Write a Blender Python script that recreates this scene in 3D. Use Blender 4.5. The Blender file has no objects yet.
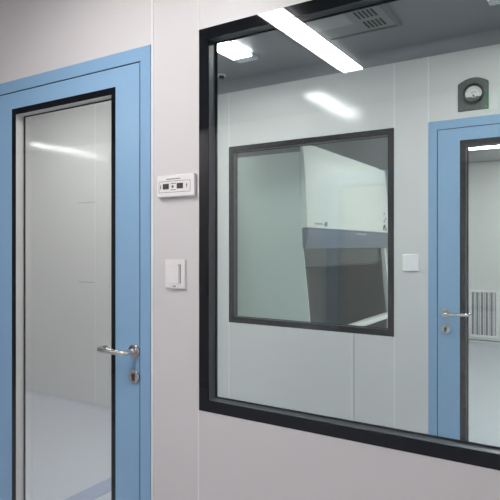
import bpy, math, random
random.seed(4)
S = bpy.context.scene
COL = S.collection
PI = math.pi
CAM_Y, CAM_Z = -1.5, 1.42

# ------------------------------------------------------------ materials
def nt(name):
    m = bpy.data.materials.new(name); m.use_nodes = True
    m.node_tree.nodes.clear()
    return m, m.node_tree.nodes, m.node_tree.links

def paint(name, col, rough=.5, metal=0., spec=.5, vary=.03, scale=3., rvary=.04, coat=0., bump=0., bscale=300.):
    """painted / plastic / metal surface with faint procedural mottling"""
    m, n, l = nt(name)
    out = n.new('ShaderNodeOutputMaterial'); b = n.new('ShaderNodeBsdfPrincipled')
    tc = n.new('ShaderNodeTexCoord'); no = n.new('ShaderNodeTexNoise')
    no.inputs['Scale'].default_value = scale; no.inputs['Detail'].default_value = 3
    l.new(tc.outputs['Object'], no.inputs['Vector'])
    mx = n.new('ShaderNodeMix'); mx.data_type = 'RGBA'
    mx.inputs['A'].default_value = tuple(c*(1-vary) for c in col) + (1,)
    mx.inputs['B'].default_value = tuple(min(1, c*(1+vary)) for c in col) + (1,)
    l.new(no.outputs['Fac'], mx.inputs['Factor']); l.new(mx.outputs['Result'], b.inputs['Base Color'])
    mr = n.new('ShaderNodeMapRange')
    mr.inputs['To Min'].default_value = max(0, rough-rvary); mr.inputs['To Max'].default_value = rough+rvary
    l.new(no.outputs['Fac'], mr.inputs['Value']); l.new(mr.outputs['Result'], b.inputs['Roughness'])
    b.inputs['Metallic'].default_value = metal
    b.inputs['Specular IOR Level'].default_value = spec
    b.inputs['Coat Weight'].default_value = coat; b.inputs['Coat Roughness'].default_value = .08
    if bump:
        n2 = n.new('ShaderNodeTexNoise'); n2.inputs['Scale'].default_value = bscale
        l.new(tc.outputs['Object'], n2.inputs['Vector'])
        bp = n.new('ShaderNodeBump'); bp.inputs['Strength'].default_value = bump; bp.inputs['Distance'].default_value = .001
        l.new(n2.outputs['Fac'], bp.inputs['Height']); l.new(bp.outputs['Normal'], b.inputs['Normal'])
    l.new(b.outputs[0], out.inputs[0])
    return m

def glass(name, tint, ior=1.48):
    """clear flat sheet: Fresnel mirror over a tinted see-through body"""
    m, n, l = nt(name)
    out = n.new('ShaderNodeOutputMaterial'); mix = n.new('ShaderNodeMixShader')
    fr = n.new('ShaderNodeFresnel'); ge = n.new('ShaderNodeNewGeometry'); mi = n.new('ShaderNodeMix')
    mi.inputs['A'].default_value = ior; mi.inputs['B'].default_value = 1/ior      # the same mirror from either side of a sheet
    l.new(ge.outputs['Backfacing'], mi.inputs['Factor']); l.new(mi.outputs['Result'], fr.inputs['IOR'])
    tr = n.new('ShaderNodeBsdfTransparent'); gl = n.new('ShaderNodeBsdfGlossy')
    tr.inputs['Color'].default_value = tuple(tint) + (1,)
    gl.inputs['Roughness'].default_value = 0.0
    l.new(fr.outputs[0], mix.inputs[0]); l.new(tr.outputs[0], mix.inputs[1]); l.new(gl.outputs[0], mix.inputs[2])
    l.new(mix.outputs[0], out.inputs[0])
    return m

def emit(name, col, strength):
    m, n, l = nt(name)
    out = n.new('ShaderNodeOutputMaterial'); e = n.new('ShaderNodeEmission')
    tc = n.new('ShaderNodeTexCoord'); no = n.new('ShaderNodeTexNoise'); no.inputs['Scale'].default_value = 2
    l.new(tc.outputs['Object'], no.inputs['Vector'])
    mr = n.new('ShaderNodeMapRange'); mr.inputs['To Min'].default_value = strength*.97; mr.inputs['To Max'].default_value = strength*1.03
    l.new(no.outputs['Fac'], mr.inputs['Value']); l.new(mr.outputs['Result'], e.inputs['Strength'])
    e.inputs['Color'].default_value = tuple(col) + (1,)
    l.new(e.outputs[0], out.inputs[0])
    return m

LAMP = 58.0
M = dict(
    corridor_wall=paint('corridor_wall_panel', (.68, .65, .655), .42, vary=.012, scale=1.2),
    room_wall=paint('room_wall_panel', (.71, .71, .70), .135, vary=.012, scale=1.2, rvary=.015),
    far_wall=paint('far_wall_panel', (.76, .75, .74), .4, vary=.012),
    joint=paint('joint_sealant', (.80, .79, .79), .4),
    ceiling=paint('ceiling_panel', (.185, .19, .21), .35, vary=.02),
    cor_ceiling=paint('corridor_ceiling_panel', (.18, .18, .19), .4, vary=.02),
    cove=paint('shade_grey_cove', (.28, .285, .30), .4, metal=.1),  # greyed to stand for the shade high on the back wall
    floor=paint('epoxy_floor', (.56, .575, .63), .3, vary=.03, scale=1.5),
    strip=paint('floor_strip', (.33, .38, .52), .3),
    blue=paint('blue_powder_coat', (.258, .437, .645), .30, vary=.02, bump=.05),
    blue_frame=paint('blue_frame_coat', (.245, .42, .63), .42, vary=.02, bump=.05),
    black=paint('black_printed_border', (.006, .007, .010), .03, vary=.1, rvary=.02, spec=.45),
    gasket=paint('dark_gasket', (.008, .010, .016), .6),
    spacer_dark=paint('dark_anodised_spacer', (.045, .05, .06), .35, metal=.15),
    white_switch=paint('white_switch', (.92, .92, .93), .3, vary=.01),
    spacer_white=paint('white_spacer', (.70, .67, .66), .4),
    glass=glass('clear_pane', (.952, .972, .966)),
    glass_door=glass('clear_door_pane', (.955, .965, .96)),
    steel=paint('brushed_steel', (.72, .70, .68), .24, metal=1., scale=40, rvary=.06),
    dark=paint('dark_hole', (.01, .01, .01), .6),
    white_plastic=paint('white_plastic', (.80, .78, .78), .32, vary=.01),
    white_plastic2=paint('white_plastic_rocker', (.84, .81, .81), .28, vary=.01),
    display=paint('dark_display', (.05, .055, .06), .2),
    ink=paint('printed_ink', (.06, .06, .07), .6),
    dull_grey=paint('grey_slot', (.16, .16, .17), .5),  # plain grey for frames, thin lines, a button and backing
    gauge_plate=paint('gauge_plate_grey', (.085, .095, .09), .5, vary=.08, scale=60),
    gauge_black=paint('gauge_black', (.012, .013, .013), .25),
    dial=paint('dial_white', (.75, .77, .75), .35, vary=.01),
    lamp=emit('lamp_diffuser', (1.0, .985, .965), LAMP*.86),
    lamp_room=emit('lamp_diffuser_room', (.99, .985, .98), LAMP*.66),
    lamp_far=emit('lamp_diffuser_far', (1., .985, .965), LAMP*1.06),
    housing=paint('lamp_housing', (.62, .64, .67), .35),
    vent_light=paint('diffuser_light_grey', (.32, .32, .33), .4),
    vent=paint('diffuser_grey', (.23, .23, .23), .45),
    bsc_white=paint('cabinet_white', (.83, .83, .80), .42, vary=.01),
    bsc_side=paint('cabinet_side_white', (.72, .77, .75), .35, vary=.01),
    bsc_band=paint('cabinet_band_blue_grey', (.115, .14, .20), .3, vary=.02),
    stainless=paint('stainless_interior', (.26, .26, .255), .35, metal=.75, scale=15),
    tray=paint('stainless_tray', (.6, .6, .6), .3, metal=.8),
    sash=glass('sash_glass', (.62, .64, .64)),
    grille_white=paint('grille_frame_white', (.93, .93, .95), .35),
    slat=paint('grille_slat_grey', (.2, .2, .22), .4),
    exit_green=emit('exit_sign_green', (.05, .75, .28), .85),
    exit_white=emit('exit_sign_white', (.9, 1, .92), 1.0),
)

# ------------------------------------------------------------ mesh builder
class MB:
    def __init__(s): s.v, s.f, s.sm = [], [], []
    def add(s, vs, fs, smooth=False):
        o = len(s.v); s.v += [tuple(v) for v in vs]
        s.f += [tuple(i+o for i in f) for f in fs]; s.sm += [smooth]*len(fs)
        return s
    def box(s, x0, x1, y0, y1, z0, z1):
        vs = [(x, y, z) for x in (x0, x1) for y in (y0, y1) for z in (z0, z1)]
        return s.add(vs, [(0,1,3,2),(4,6,7,5),(0,4,5,1),(2,3,7,6),(0,2,6,4),(1,5,7,3)])
    def prism(s, pts, a, b, axis='y', smooth=False):
        """polygon pts extruded from a to b along axis; pts are (x,z) for y, (x,y) for z, (y,z) for x"""
        f = {'y': lambda p, t: (p[0], t, p[1]), 'z': lambda p, t: (p[0], p[1], t), 'x': lambda p, t: (t, p[0], p[1])}[axis]
        n = len(pts)
        ar = sum(pts[i][0]*pts[(i+1) % n][1]-pts[(i+1) % n][0]*pts[i][1] for i in range(n))
        P = list(pts) if ar > 0 else list(reversed(pts))
        vs = [f(p, a) for p in P] + [f(p, b) for p in P]
        fs = [tuple(range(n)), tuple(range(2*n-1, n-1, -1))] + [(i+n, (i+1) % n+n, (i+1) % n, i) for i in range(n)]
        if axis in ('z', 'x'): fs = [tuple(reversed(q)) for q in fs]
        return s.add(vs, fs, smooth)
    def ring(s, x0, x1, z0, z1, t, y0, y1, tz=None):
        """rectangular frame in the XZ plane as one closed band with mitred corners"""
        tz = tz or t
        o = [(x0, z0), (x1, z0), (x1, z1), (x0, z1)]
        i = [(x0+t, z0+tz), (x1-t, z0+tz), (x1-t, z1-tz), (x0+t, z1-tz)]
        vs = [(p[0], y, p[1]) for y in (y0, y1) for p in o+i]
        fs = []
        for k in range(4):
            j = (k+1) % 4
            fs += [(k, j, j+4, k+4), (k+8, k+12, j+12, j+8), (k, k+8, j+8, j), (k+4, j+4, j+12, k+12)]
        return s.add(vs, fs)
    def cyl(s, c, r, a, b, axis='y', seg=40, r2=None):
        r2 = r if r2 is None else r2
        f = {'y': lambda u, v, t: (c[0]+u, t, c[1]+v), 'z': lambda u, v, t: (c[0]+u, c[1]+v, t)}[axis]
        vs = [f(r*math.cos(2*PI*k/seg), r*math.sin(2*PI*k/seg), a) for k in range(seg)]
        vs += [f(r2*math.cos(2*PI*k/seg), r2*math.sin(2*PI*k/seg), b) for k in range(seg)]
        s.add(vs, [tuple(range(seg)), tuple(range(2*seg-1, seg-1, -1))])
        return s.add(vs, [(k, (k+1) % seg, (k+1) % seg+seg, k+seg) for k in range(seg)], True)
    def tube(s, pts, r, seg=20, flat=1.0):
        from mathutils import Vector
        P = [Vector(p) for p in pts]; n = len(P); vs = []; up = Vector((0, 0, 1))
        for i in range(n):
            t = (P[min(i+1, n-1)]-P[max(i-1, 0)]).normalized()
            a = t.cross(up).normalized()
            for k in range(seg):
                q = 2*PI*k/seg
                vs.append(P[i]+a*r*flat*math.cos(q)+up*r*math.sin(q))
        fs = [(i*seg+k, i*seg+(k+1) % seg, (i+1)*seg+(k+1) % seg, (i+1)*seg+k) for i in range(n-1) for k in range(seg)]
        s.add(vs, fs, True)
        return s.add(vs, [tuple(range(seg-1, -1, -1)), tuple(range((n-1)*seg, n*seg))])
    def build(s, name, mat, parent=None, bevel=0., seg=2):
        if parent is not None:
            org = wloc(parent)
        else:
            xs = [v[0] for v in s.v]; ys = [v[1] for v in s.v]; zs = [v[2] for v in s.v]
            org = ((min(xs)+max(xs))/2, (min(ys)+max(ys))/2, min(zs))
        me = bpy.data.meshes.new(name)
        me.from_pydata([(v[0]-org[0], v[1]-org[1], v[2]-org[2]) for v in s.v], [], s.f)
        me.polygons.foreach_set('use_smooth', s.sm)
        import bmesh
        bm = bmesh.new(); bm.from_mesh(me)
        bmesh.ops.remove_doubles(bm, verts=bm.verts, dist=1e-6)
        bmesh.ops.recalc_face_normals(bm, faces=bm.faces)
        bm.to_mesh(me); bm.free(); me.update()
        for e in me.edges: pass
        me.materials.append(mat)
        o = bpy.data.objects.new(name, me); COL.objects.link(o)
        if parent is not None: o.parent = parent
        else: o.location = org
        o['_o'] = org
        if bevel:
            b = o.modifiers.new('bevel', 'BEVEL'); b.width = bevel; b.segments = seg; b.limit_method = 'ANGLE'; b.angle_limit = math.radians(35)
            b.harden_normals = False
        return o

def wloc(o): return tuple(o['_o'])
def tag(o, label, cat, group=None):
    o['label'] = label; o['category'] = cat
    if group: o['group'] = group
    return o
def struct(o, label=None):
    o['kind'] = 'structure'
    if label: o['label'] = label
    return o
def root(name, loc):
    o = bpy.data.objects.new(name, None); COL.objects.link(o); o.location = loc; o.empty_display_size = .05
    o['_o'] = tuple(loc)
    return o
def copy_thing(o, dx, dy, dz, label):
    def rec(a, par):
        c = a.copy(); COL.objects.link(c)
        if par is not None: c.parent = par
        for ch in a.children: rec(ch, c)
        return c
    c = rec(o, None)
    c.location = (o.location.x+dx, o.location.y+dy, o.location.z+dz)
    c['label'] = label
    return c

# ------------------------------------------------------------ dimensions
H = 2.60
H2 = 2.80                                 # ceiling of the room behind the first door
XP = -2.95                                # step in the ceiling of the inner room
T = .05                                   # wall thickness
XL, XR = -8.0, 3.2
YC = -2.9                                 # opposite corridor wall
YB = 1.82                                 # front face of back wall
YF = 6.8                                  # far wall of the far room
W1 = (-1.158, .062, .858, 2.160)          # corridor window
D1 = (-2.378, -1.378, 2.152)              # corridor door incl. frame
W2 = (-2.289, -1.063, .864, 2.144)
D2 = (-.856, .144, 2.152)

def wall(name, mat, y0, y1, ops, label):
    m = MB(); x = XL
    for (a, b, z0, z1) in sorted(ops):
        m.box(x, a, y0, y1, 0, H2)
        if z0 > 0: m.box(a, b, y0, y1, 0, z0)
        m.box(a, b, y0, y1, z1, H2)
        x = b
    m.box(x, XR, y0, y1, 0, H2)
    return struct(m.build(name, mat), label)

wall('wall_front', M['corridor_wall'], 0, T, [(D1[0], D1[1], 0, D1[2]), W1], 'pale grey cleanroom panel wall holding the blue door and the large window')
wall('wall_back', M['room_wall'], YB, YB+T, [(D2[0], D2[1], 0, D2[2]), W2], 'pale wall behind the large window with a smaller window and blue door')
struct(MB().box(XL, XR, YF, YF+T, 0, H).build('wall_far', M['far_wall']), 'far wall of the room beyond the second blue door')
struct(MB().box(XL, XR, YC-T, YC, 0, H).build('wall_corridor', M['corridor_wall']))
struct(MB().box(XP, XP+T, T, YB, H+.08, H2+.08).build('wall_bulkhead', M['room_wall']), 'step in the ceiling between the door end and the window end of the inner room')
struct(MB().box(XL-T, XL, YC-T, YF+T, 0, H2).build('wall_left', M['far_wall']))
struct(MB().box(XR, XR+T, YC-T, YF+T, 0, H).build('wall_right', M['far_wall']))
struct(MB().box(XL-T, XR+T, YC-T, YF+T, -.1, 0).build('floor', M['floor']), 'pale bluish epoxy floor')
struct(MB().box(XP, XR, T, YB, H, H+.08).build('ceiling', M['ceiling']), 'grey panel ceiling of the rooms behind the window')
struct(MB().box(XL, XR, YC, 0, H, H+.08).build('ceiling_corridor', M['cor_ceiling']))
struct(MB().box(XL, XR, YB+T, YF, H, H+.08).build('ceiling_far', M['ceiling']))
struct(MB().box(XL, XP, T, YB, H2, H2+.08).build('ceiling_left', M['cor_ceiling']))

# coves where the back wall and the far wall meet the ceiling and the floor
def cove(name, y, z, sy, sz, r, mat, x0=XL, x1=XR):
    pts = [(y, z)]
    for k in range(9):
        a = PI/2*k/8
        pts.append((y+sy*r*(1-math.sin(a)), z+sz*r*(1-math.cos(a))))
    return struct(MB().prism(pts, x0, x1, 'x').build(name, mat))
cove('trim_1', YB, H, -1, -1, .06, M['cove'], XP, XR)
cove('trim_2', YB, 0, -1, 1, .05, M['floor'], XL, D2[0]-.02)
cove('trim_3', YF, 0, -1, 1, .06, M['floor'])
struct(MB().box(XL, XR, YF-.004, YF, .085, .10).build('trim_4', M['dull_grey']))

# panel joints and one painted reflection
nj = [5]
def joint(x, y, z0, z1, w=.006, d=.0012, mat='joint'):
    o = MB().box(x-w/2, x+w/2, y-d, y, z0, z1).build('trim_%d' % nj[0], M[mat]); nj[0] += 1
    return struct(o)
joint(-1.371, 0, 0, H, .010, .002)
joint(-1.161, 0, 0, W1[2], .005); joint(-1.161, 0, W1[3], H, .005)
joint(-3.60, 0, 0, H, .005)
joint(W2[1]+.002, YB, 0, W2[2], .008); joint(W2[1]+.002, YB, W2[3], H-.061, .008)
joint(W2[0]+.0, YB, .05, W2[2], .008); joint(W2[0]+.0, YB, W2[3], H-.061, .008)
joint(D2[0]+.0, YB, D2[2], H-.061, .007)
joint(-1.335, YB, .05, W2[2], .007); joint(-1.322, YB, .05, W2[2], .003, mat='dull_grey')  # pale and grey strips painting a vertical reflection seen in the glass
joint(-3.70, YB, .05, H2, .006)
for zz in (1.10, 1.80):
    struct(MB().box(-3.92, -3.703, YB-.0015, YB, zz, zz+.004).build('trim_%d' % nj[0], M['dull_grey'])); nj[0] += 1
joint(-5.0, YB, .05, H2, .006)
for k in range(6): joint(-5.2+k*1.18, YC+.0012, 0, H, .006)
struct(MB().box(-2.53, -2.39, .10, 1.74, 0, .002).build('trim_%d' % nj[0], M['strip']), 'blue grey strip across the floor behind the door'); nj[0] += 1

# ------------------------------------------------------------ glazing
def glazing(parent, x0, x1, z0, z1, y, bx, bz, spacer, pane, depth=.040):
    """double sheet: printed black border, pane, spacer band, rear pane and rear border"""
    f = MB().ring(x0, x1, z0, z1, bx, y-.001, y+.004, bz).build('border_frame', M['black'], parent)
    MB().ring(x0+.002, x1-.002, z0+.002, z1-.002, bx-.002, y+.004, y+depth, bz-.002).build('spacer_frame', spacer, parent)
    MB().ring(x0, x1, z0, z1, bx+.007, y+depth, y+depth+.005, bz+.005).build('border_frame', M['black'], parent)
    MB().box(x0+bx, x1-bx, y, y+.003, z0+bz, z1-bz).build('glass_pane', pane, parent)
    MB().box(x0+bx+.007, x1-bx-.007, y+depth+.001, y+depth+.004, z0+bz+.005, z1-bz-.005).build('glass_pane', pane, parent)

def window(n, w, y, label):
    r = struct(root('window_%d' % n, ((w[0]+w[1])/2, y, w[2])), label)
    glazing(r, w[0], w[1], w[2], w[3], y, .0385, .0385, M['spacer_dark'], M['glass'])
window(1, W1, 0, 'large black bordered double glazed window in the corridor wall')
window(2, W2, YB, 'smaller black framed window in the wall behind, showing the safety cabinet')

def arc(c, r, a0, a1, n=8):
    return [(c[0]+r*math.cos(a0+(a1-a0)*k/n), c[1]+r*math.sin(a0+(a1-a0)*k/n)) for k in range(n+1)]

def door(n, d, y, hand, label, border=.022, spacer='spacer_white'):
    """hand +1: handle on the right stile, -1: on the left"""
    x0, x1, zt = d
    r = struct(root('door_%d' % n, ((x0+x1)/2, y, 0)), label)
    f = MB()
    f.box(x0, x0+.050, y-.004, y+T+.004, 0, zt).box(x1-.050, x1, y-.004, y+T+.004, 0, zt).box(x0+.050, x1-.050, y-.004, y+T+.004, zt-.050, zt)
    f.build('door_frame', M['blue_frame'], r)
    MB().ring(x0+.0502, x1-.0502, .001, zt-.0502, .0046, y-.001, y+.045).build('door_seal', M['gasket'], r)
    lx0, lx1, lz0, lz1 = x0+.055, x1-.055, .008, zt-.055
    gx0, gx1, gz0, gz1 = x0+.178+.0005, x1-.178-.0005, .20, 2.026
    L = MB()
    ya, yb = y-.003, y+.047
    L.box(lx0, gx0, ya, yb, lz0, lz1).box(gx1, lx1, ya, yb, lz0, lz1).box(gx0, gx1, ya, yb, lz0, gz0).box(gx0, gx1, ya, yb, gz1, lz1)
    L.build('door_leaf', M['blue'], r)
    glazing(r, gx0, gx1, gz0, gz1, y-.0025, border, border+.004, M[spacer], M['glass_door'], depth=.042)
    # lever handle
    hx = (x1-.078) if hand > 0 else (x0+.100)
    hz = CAM_Z-.390; s = -hand
    pts = [(hx, ya-.001, hz)]
    yo = ya-.058; R = .018
    pts += [(hx, yo+R+.02, hz)]
    for k in range(7):
        a = PI/2*k/6; pts.append((hx+s*R*(1-math.cos(a)), yo+R-R*math.sin(a), hz))
    L_ = .135
    pts.append((hx+s*.07, yo+.001, hz+.001))
    for k in range(7):
        a = PI/2*k/6; pts.append((hx+s*(L_-R+R*math.sin(a)), yo+R-R*math.cos(a), hz+.002))
    pts.append((hx+s*L_, yo+.042, hz+.002))
    h = MB().tube(pts, .0098).build('door_handle', M['steel'], r)
    MB().cyl((hx, hz), .0265, ya-.009, ya, 'y').build('rose', M['steel'], h, bevel=.002)
    kz = CAM_Z-.483
    k_ = MB().cyl((hx, kz), .0255, ya-.009, ya, 'y').build('lock_escutcheon', M['steel'], r, bevel=.002)
    kh = MB().cyl((hx, kz+.004), .0085, ya-.0115, ya-.009, 'y', 24); kh.box(hx-.005, hx+.005, ya-.0115, ya-.009, kz-.016, kz+.004)
    kh.build('key_cylinder', M['gauge_plate'], k_)
    MB().box(hx-.0012, hx+.0012, ya-.0120, ya-.0115, kz-.008, kz+.008).build('keyhole', M['dark'], k_)
    # hinges on the other stile
    xh = x0+.051 if hand > 0 else x1-.051
    for z in (.25, 1.07, 1.90):
        MB().cyl((xh, y-.010), .006, z, z+.10, 'z', 20).build('hinge', M['steel'], r)
    return r
door(1, D1, 0, 1, 'pale blue glazed door with lever handle in the corridor wall')
door(2, D2, YB, -1, 'pale blue glazed door seen through the large window', .031, 'spacer_dark')

# ------------------------------------------------------------ ceiling lights
def ceiling_light(x, y0, y1, label, w=.138, lamp='lamp', z=None):
    z = z or H
    r = root('ceiling_light', (x, (y0+y1)/2, z))
    cap = .075
    h = MB()
    h.box(x-w/2, x+w/2, y0, y0+cap, z-.018, z).box(x-w/2, x+w/2, y1-cap, y1, z-.018, z).box(x-w/2, x+w/2, y0+cap, y1-cap, z-.006, z)
    h.build('lamp_housing', M['housing'], r)
    d = MB().box(x-w/2+.002, x+w/2-.002, y0+cap, y1-cap, z-.017, z-.006).build('diffuser', M[lamp], r)
    tag(r, label, 'ceiling light', 'slim ceiling lights')
    return r
def ceiling_light_x(x0, x1, y, label, w=.138, group='slim ceiling lights'):
    r = root('ceiling_light', ((x0+x1)/2, y, H)); cap = .075
    h = MB()
    h.box(x0, x0+cap, y-w/2, y+w/2, H-.018, H).box(x1-cap, x1, y-w/2, y+w/2, H-.018, H).box(x0+cap, x1-cap, y-w/2, y+w/2, H-.006, H)
    h.build('lamp_housing', M['housing'], r)
    MB().box(x0+cap, x1-cap, y-w/2+.002, y+w/2-.002, H-.017, H-.006).build('diffuser', M['lamp_far'], r)
    tag(r, label, 'ceiling light', group)
    return r
# corridor
l1 = ceiling_light(-1.385, -1.95, -.42, 'slim white corridor light mirrored across the top of the large window')
copy_thing(l1, 3.7, 0, 0, 'slim white corridor ceiling light farthest right, added out of view as fill')  # added fill lamp for the corridor, never in view
ceiling_light(-3.55, -2.82, -2.0, 'short white corridor ceiling light to the left, added out of view to brighten the lower wall')  # added out of view to lift the lower corridor wall
# room behind the window
l2 = ceiling_light(-1.865, .36, 1.425, 'short looking white ceiling light at upper left behind the large window', lamp='lamp_room')
copy_thing(l2, 1.485, -.05, 0, 'white ceiling light at the top right corner behind the window')
def suspended_light(x, y0, y1, label, w=.06):
    r = root('suspended_light', (x, (y0+y1)/2, H2))
    tag(r, label, 'ceiling light')
    MB().box(x-w/2, x+w/2, y0, y1, H-.004, H+.030).build('lamp_housing', M['housing'], r)
    MB().box(x-w/2+.002, x+w/2-.002, y0+.01, y1-.01, H-.016, H-.004).build('diffuser', M['lamp'], r)
    for yy in (y0+.15, y1-.15):
        MB().cyl((x, yy), .004, H+.030, H2, 'z', 12).build('hanger_rod', M['steel'], r)
suspended_light(-5.50, .07, 1.13, 'slim suspended light mirrored as a bright streak behind the blue door glass')
l4 = ceiling_light(-3.45, .61, 1.21, 'short white ceiling light just above the left blue door, added as hidden fill', z=H2)  # unseen lamp added to brighten what shows through the left door
copy_thing(l4, -.40, 0, 0, 'short white ceiling light in the middle of the left room, added as hidden fill')  # second unseen fill lamp added for the left end
copy_thing(l4, -4.0, .3, 0, 'short white ceiling light at the far left of the left room, added as unseen fill')  # third added fill, beyond the left edge of the view
copy_thing(l2, 3.5, 0, 0, 'white ceiling light on the right of the inner room, added unseen for evener light')  # added out of view to even the inner room light
# far room
ceiling_light_x(-1.40, -.2, 5.5, 'thin white ceiling light glimpsed through the glass of the rear blue door')
ceiling_light_x(-4.0, -2.9, 2.06, 'white ceiling light above the left side of the safety cabinet, added unseen to light that side')  # unseen lamp added to light the cabinet's side panel
l3 = ceiling_light_x(-1.1, .1, 3.0, 'white ceiling light in front of the safety cabinet, added unseen to light its face')  # unseen lamp added to light the cabinet hood
copy_thing(l3, 1.6, 1.0, 0, 'white ceiling light at the right of the far room, added as unseen fill')  # added fill for the far room, out of view
copy_thing(l3, .55, 1.25, 0, 'white ceiling light in the middle of the far room, added as hidden fill')  # another unseen lamp added to brighten the far room

# ------------------------------------------------------------ ceiling air diffuser
def air_diffuser():
    x0, x1, y0, y1 = -1.48, -.883, .79, 1.39
    r = root('air_diffuser', ((x0+x1)/2, (y0+y1)/2, H))
    tag(r, 'square grey air diffuser panel with dark slots in the ceiling behind the window', 'air diffuser')
    m = MB().box(x0+.02, x1-.02, y0+.02, y1-.02, H-.012, H); m.build('diffuser_plate', M['vent'], r)
    m = MB()
    for a, b, c, d in ((x0, x1, y0, y0+.02), (x0, x1, y1-.02, y1), (x0, x0+.02, y0+.02, y1-.02), (x1-.02, x1, y0+.02, y1-.02)):
        m.box(a, b, c, d, H-.018, H)
    m.build('diffuser_frame', M['dull_grey'], r)
    MB().box(x0+.06, x0+.39, y0+.07, y1-.16, H-.015, H-.012).build('centre_panel', M['vent_light'], r)
    for row in range(3):
        for k in range(5):
            xx = -1.045+k*.022; yy = 1.24-.135*row
            MB().box(xx, xx+.012, yy, yy+.092, H-.0135, H-.012).build('slot', M['dark'], r)
air_diffuser()

def ceiling_sensor():
    x, y = -2.20, 1.60
    r = root('ceiling_sensor', (x, y, H))
    tag(r, 'small dark round fitting on the ceiling at the left edge of the window', 'sensor')
    MB().cyl((x, y), .032, H-.010, H, 'z', 24).build('sensor_base', M['housing'], r)
    MB().cyl((x, y), .018, H-.028, H-.010, 'z', 24, r2=.020).build('sensor_head', M['gauge_black'], r)
ceiling_sensor()

# ------------------------------------------------------------ switches
def front_switch():
    x0, x1, z0, z1 = -1.304, -1.213, CAM_Z-.149, CAM_Z-.046
    r = root('light_switch', ((x0+x1)/2, 0, (z0+z1)/2))
    tag(r, 'white wall switch on the corridor wall between blue door and large window', 'switch')
    MB().box(x0, x1, -.010, 0, z0, z1).build('cover_plate', M['white_plastic'], r, bevel=.003, seg=3)
    # tilted rocker
    a, b, c, d = x0+.006, x1-.024, z0+.017, z1-.017
    MB().prism([(-.010, c), (-.013, c), (-.0165, d), (-.010, d)], a, b, 'x').build('rocker', M['white_plastic2'], r, bevel=.0015)
    MB().box(b+.003, b+.006, -.0112, -.010, c+.002, d-.001).build('groove', M['dull_grey'], r)
    MB().box(x0+.038, x0+.050, -.0108, -.010, z0+.006, z0+.010).build('indicator', M['dull_grey'], r)
front_switch()
def back_switch():
    x0, x1, z0, z1 = -1.008, -.909, CAM_Z-.150, CAM_Z-.050
    r = root('light_switch', ((x0+x1)/2, YB, (z0+z1)/2))
    tag(r, 'square white switch on the inner wall left of the rear blue door', 'switch')
    MB().box(x0, x1, YB-.011, YB, z0, z1).build('cover_plate', M['white_switch'], r, bevel=.003, seg=3)
    MB().prism([(YB-.011, z0+.016), (YB-.0125, z0+.016), (YB-.0155, z1-.016), (YB-.011, z1-.016)], x0+.014, x1-.014, 'x').build('rocker', M['white_switch'], r, bevel=.001)
back_switch()

# ------------------------------------------------------------ control panel by the door
def control_panel():
    x0, x1, z0, z1 = -1.337, -1.168, CAM_Z+.172, CAM_Z+.250
    r = root('mounted_control_panel', ((x0+x1)/2, 0, (z0+z1)/2))
    tag(r, 'white wall control panel with two small dark displays above the switch', 'control panel')
    MB().box(x0, x1, -.016, 0, z0, z1).build('panel_body', M['white_plastic2'], r, bevel=.004, seg=3)
    yf = -.0162
    MB().ring(x0+.011, x1-.016, z0+.016, z1-.022, .0011, yf-.0004, -.0158).build('printed_outline', M['ink'], r)
    zc = (z0+z1)/2-.002
    for xx in (x0+.030, x0+.094):
        MB().box(xx, xx+.027, yf-.0012, -.0158, zc-.009, zc+.010).build('display', M['display'], r)
    for xx, sgn in ((x0+.019, -1), (x0+.137, 1)):
        m = MB().prism([(xx-.003, zc), (xx+.003, zc), (xx, zc+.009*sgn)], yf-.0004, -.0158, 'y')
        m.box(xx-.001, xx+.001, yf-.0004, -.0158, zc-.008, zc+.008)
        m.build('arrow_mark', M['ink'], r)
    MB().cyl((x0+.0745, zc-.001), .0052, yf-.0006, -.0158, 'y', 20).build('button', M['dull_grey'], r)
    m = MB()
    for k in range(14):
        m.box(x0+.046+k*.0046, x0+.0490+k*.0046, yf-.0004, -.0158, z1-.0165, z1-.0135)
    m.build('printed_caption', M['ink'], r)
    m = MB()
    for k in range(9):
        m.box(x0+.066+k*.0026, x0+.0675+k*.0026, yf-.0004, -.0158, zc+.008, zc+.011)
        m.box(x0+.066+k*.0026, x0+.0675+k*.0026, yf-.0004, -.0158, zc-.0135, zc-.011)
    m.build('printed_caption', M['ink'], r)
control_panel()

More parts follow.
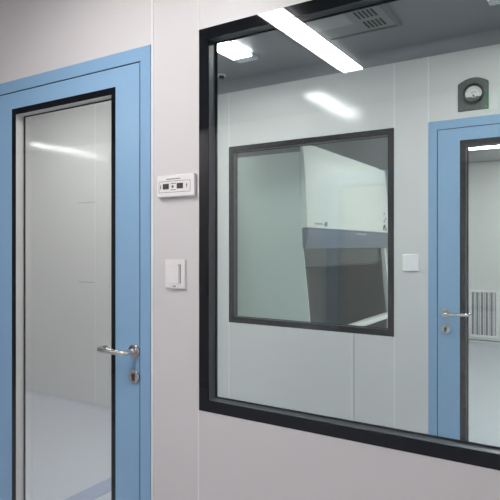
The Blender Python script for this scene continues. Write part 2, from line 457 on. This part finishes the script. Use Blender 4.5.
# ------------------------------------------------------------ pressure gauge
def gauge():
    x0, x1 = -.688, -.524; xc = -.602; zb = CAM_Z+.770; zs = CAM_Z+.925; y = YB
    r = root('pressure_gauge', (xc, y, CAM_Z+.85))
    tag(r, 'round dial pressure gauge on dark arched plate above the rear blue door', 'gauge')
    top = [(x0+(x1-x0)*k/16, zs+.030*(1-((k-8)/8)**2)) for k in range(17)]
    MB().prism([(x0, zb)]+top+[(x1, zb)], y-.008, y, 'y').build('mounting_plate', M['gauge_plate'], r, bevel=.001)
    zc = CAM_Z+.862
    R = .056
    n = 40; v = []; f = []
    prof = [(R, y-.008), (R, y-.026), (R-.004, y-.030), (R-.009, y-.030), (R-.011, y-.020), (R-.011, y-.008)]
    for k in range(n):
        a = 2*PI*k/n
        v += [(xc+p[0]*math.cos(a), p[1], zc+p[0]*math.sin(a)) for p in prof]
    q = len(prof)
    for k in range(n):
        for j in range(q):
            f.append((k*q+j, k*q+(j+1) % q, ((k+1) % n)*q+(j+1) % q, ((k+1) % n)*q+j))
    MB().add(v, f, True).build('bezel', M['gauge_black'], r)
    rd = R-.0115
    d = MB().cyl((xc, zc), rd, y-.013, y-.008, 'y', 40).build('dial', M['dial'], r)
    # lower dark part of the dial face
    pts = [(xc+rd*.97*math.cos(a), zc+rd*.97*math.sin(a)) for a in [PI+.42+(PI-.84)*k/16 for k in range(17)]]
    MB().prism(pts, y-.0135, y-.013, 'y').build('dial_mask', M['gauge_plate'], d)
    for k in range(13):
        a = math.radians(160-140*k/12); ln = .0085 if k % 3 == 0 else .005
        c, s_ = math.cos(a), math.sin(a); r1, r0 = rd*.86, rd*.86-ln
        w = .0007
        MB().prism([(xc+r0*c-w*s_, zc-.004+r0*s_+w*c), (xc+r0*c+w*s_, zc-.004+r0*s_-w*c), (xc+r1*c+w*s_, zc-.004+r1*s_-w*c), (xc+r1*c-w*s_, zc-.004+r1*s_+w*c)], y-.0136, y-.013, 'y').build('scale_mark', M['ink'], d)
    m = MB()
    for k in range(7): m.box(xc-.014+k*.004, xc-.0115+k*.004, y-.0136, y-.013, zc+.006, zc+.010)
    m.build('unit_marking', M['ink'], d)
    m = MB()
    for k in range(6): m.box(xc-.012+k*.004, xc-.0095+k*.004, y-.0141, y-.0135, zc-.024, zc-.020)
    m.build('unit_marking', M['dial'], d)
    a = math.radians(128); c, s_ = math.cos(a), math.sin(a)
    MB().prism([(xc-.0012*s_, zc-.012+.0012*c), (xc+.0012*s_, zc-.012-.0012*c), (xc+.040*c, zc-.012+.040*s_)], y-.0155, y-.0145, 'y').build('needle', M['ink'], r)
    MB().cyl((xc, zc-.012), .0045, y-.017, y-.0135, 'y', 20).build('needle_hub', M['gauge_black'], r)
    for xx, zz in ((x0+.012, zb+.012), (x1-.012, zb+.012), (x0+.012, zs-.006), (x1-.012, zs-.006)):
        MB().cyl((xx, zz), .0035, y-.0095, y-.008, 'y', 12).build('screw', M['steel'], r)
gauge()

# ------------------------------------------------------------ biosafety cabinet (front faces the right, +X)
def cabinet():
    ya, yb = 2.245, 4.13
    r = root('biosafety_cabinet', (-2.28, (ya+yb)/2, 0))
    tag(r, 'tall white safety cabinet with sloping hood and blue grey band behind the inner window', 'safety cabinet')
    side = [(-2.70, .10), (-1.865, .10), (-1.865, .66), (-1.825, .70), (-1.90, 1.40), (-1.907, 1.56), (-1.930, 2.14), (-2.70, 2.14)]
    for a, b in ((ya, ya+.010), (yb-.03, yb)):
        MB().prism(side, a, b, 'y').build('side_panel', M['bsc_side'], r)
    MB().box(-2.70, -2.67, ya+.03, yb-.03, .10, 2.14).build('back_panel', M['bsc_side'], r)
    MB().box(-2.66, -1.97, ya+.03, yb-.03, 1.60, 2.12).build('filter_housing', M['bsc_white'], r)
    hood = [(-1.905, 2.205), (-1.888, 2.08), (-1.874, 1.90), (-1.866, 1.70), (-1.862, 1.560), (-1.903, 1.560), (-1.915, 1.90), (-1.922, 2.205)]
    hd = MB().prism(hood, ya-.006, yb+.006, 'y').build('hood', M['bsc_white'], r)
    MB().box(-1.918, -1.908, ya+.2, yb-.2, 2.206, 2.212).build('hood_cap', M['bsc_side'], hd)
    band = [(-1.855, 1.556), (-1.855, 1.50), (-1.872, 1.400), (-1.898, 1.400), (-1.905, 1.556)]
    bd = MB().prism(band, ya-.008, yb+.008, 'y').build('hood_band', M['bsc_band'], r)
    # display and buttons on the band
    yc = 3.05
    MB().box(-1.856, -1.852, yc, yc+.13, 1.512, 1.544).build('display', M['slat'], bd)
    for k in range(5):
        m = MB().box(-1.856, -1.851, yc+.17+k*.05, yc+.195+k*.05, 1.520, 1.536)
        m.build('button', M['housing'], bd)
    # emblem and small marks low on the hood
    def xh(z): return -1.862-(z-1.56)*.045+.0012
    m = MB()
    m.prism([(2.535, 1.578), (2.605, 1.578), (2.605, 1.615), (2.565, 1.612)], xh(1.60)-.001, xh(1.60)+.001, 'x')
    m.build('emblem', M['bsc_band'], hd)
    m = MB()
    for k in range(7): m.box(xh(1.60)-.001, xh(1.60)+.001, 2.37+k*.022, 2.383+k*.022, 1.588, 1.602)
    m.build('printed_marks', M['slat'], hd)
    m = MB()
    for (a, z, h) in [(3.97, 1.58, .05), (4.01, 1.60, .04), (4.04, 1.575, .03), (3.99, 1.66, .02), (4.03, 1.69, .02), (4.00, 1.74, .02)]:
        MB().box(xh(z)-.001, xh(z)+.0015, a, a+.028, z, z+h).build('printed_mark', M['ink'], hd)
    # work chamber
    MB().box(-2.565, -2.55, ya+.03, yb-.03, .57, 1.60).build('chamber_back', M['stainless'], r)
    for a, b in ((ya+.03, ya+.036), (yb-.036, yb-.03)):
        MB().prism([(-2.55, .57), (-1.87, .57), (-1.87, .69), (-1.93, 1.40), (-1.97, 1.60), (-2.55, 1.60)], a, b, 'y').build('chamber_side', M['stainless'], r)
    MB().box(-2.55, -1.97, ya+.036, yb-.036, 1.585, 1.60).build('chamber_top', M['stainless'], r)
    MB().box(-2.55, -1.865, ya+.036, yb-.036, .555, .57).build('work_surface', M['stainless'], r)
    MB().prism([(-2.549, 1.22), (-1.93, 1.22), (-1.932, 1.225), (-2.549, 1.225)], yb-.040, yb-.036, 'y').build('chamber_rail', M['stainless'], r)
    m = MB().box(-2.40, -2.31, yb-.044, yb-.036, .98, 1.02); m.build('socket', M['slat'], r)
    # jambs of the opening: white, leaning outwards towards the work surface
    jam = [(-1.955, 1.400), (-1.893, 1.400), (-1.826, .735), (-1.872, .735)]
    for a, b in ((yb-.036, yb+.004),):
        MB().prism(jam, a, b, 'y').build('opening_jamb', M['bsc_white'], r)
    # sliding sash, lowered
    sash = [(-1.936, 1.400), (-1.931, 1.400), (-1.919, 1.26), (-1.924, 1.26)]
    s_ = MB().prism(sash, ya+.036, yb-.038, 'y').build('sash', M['sash'], r)
    MB().prism([(-1.926, 1.26), (-1.916, 1.26), (-1.914, 1.245), (-1.924, 1.245)], ya+.036, yb-.038, 'y').build('sash_handle', M['gasket'], s_)
    MB().box(-1.875, -1.805, ya-.004, yb+.004, .688, .732).build('arm_rest', M['bsc_white'], r, bevel=.008, seg=3)
    MB().box(-2.66, -1.868, ya+.03, yb-.03, .12, .55).build('base_cabinet', M['bsc_white'], r)
    for xx in (-2.62, -1.93):
        for yy in (ya+.08, yb-.08):
            MB().cyl((xx, yy), .025, 0, .12, 'z', 20).build('foot', M['gauge_black'], r)
cabinet()

# ------------------------------------------------------------ return air grille on the far wall
def grille():
    x0, x1, z0, z1 = -1.565, -1.185, .135, .80; y = YF
    r = root('return_air_grille', ((x0+x1)/2, y, z0))
    tag(r, 'white framed return air grille with vertical slats low on the far wall', 'air grille')
    MB().ring(x0, x1, z0, z1, .028, y-.016, y).build('grille_frame', M['grille_white'], r, bevel=.002)
    MB().box(x0+.032, x1-.032, y-.002, y, z0+.032, z1-.032).build('grille_back', M['dull_grey'], r)
    for k in range(15):
        xx = x0+.040+k*(x1-x0-.08)/14.6
        MB().box(xx, xx+.011, y-.014, y-.003, z0+.033, z1-.033).build('slat', M['grille_white'] if k % 3 else M['slat'], r)
grille()

# ------------------------------------------------------------ exit sign across the corridor, mirrored faintly in the window
def exit_sign():
    x0, x1, z0, z1 = -.74, -.36, 2.40, 2.58; y = YC
    r = root('exit_sign', ((x0+x1)/2, y, z0))
    tag(r, 'green exit sign across the corridor, a faint green tint beside the gauge', 'exit sign')
    MB().box(x0, x1, y, y+.02, z0, z1).build('sign_case', M['white_plastic'], r, bevel=.002)
    MB().box(x0+.008, x1-.008, y+.0205, y+.0225, z0+.008, z1-.008).build('sign_face', M['exit_green'], r)
    MB().box(x0+.05, x0+.11, y+.0228, y+.024, z0+.03, z1-.03).build('door_symbol', M['exit_white'], r)
exit_sign()

# ------------------------------------------------------------ camera, world, view
cam = bpy.data.cameras.new('camera'); co = bpy.data.objects.new('camera', cam); COL.objects.link(co)
co.location = (0, CAM_Y, CAM_Z); co.rotation_euler = (PI/2, 0, math.radians(32.4))
cam.sensor_width = 36; cam.lens = 36*551/500; cam.shift_y = -4/500; cam.clip_start = .02
S.camera = co
w = bpy.data.worlds.new('world'); S.world = w; w.use_nodes = True
w.node_tree.nodes['Background'].inputs[0].default_value = (.5, .5, .52, 1)
w.node_tree.nodes['Background'].inputs[1].default_value = .05
for o in bpy.data.objects:
    if '_o' in o: del o['_o']
S.cycles.max_bounces = 14; S.cycles.diffuse_bounces = 6; S.cycles.transparent_max_bounces = 24
S.cycles.sample_clamp_indirect = 8
vs = S.view_settings
vs.view_transform = 'Standard'; vs.look = 'None'; vs.gamma = 1; vs.exposure = 0.0; vs.use_curve_mapping = False
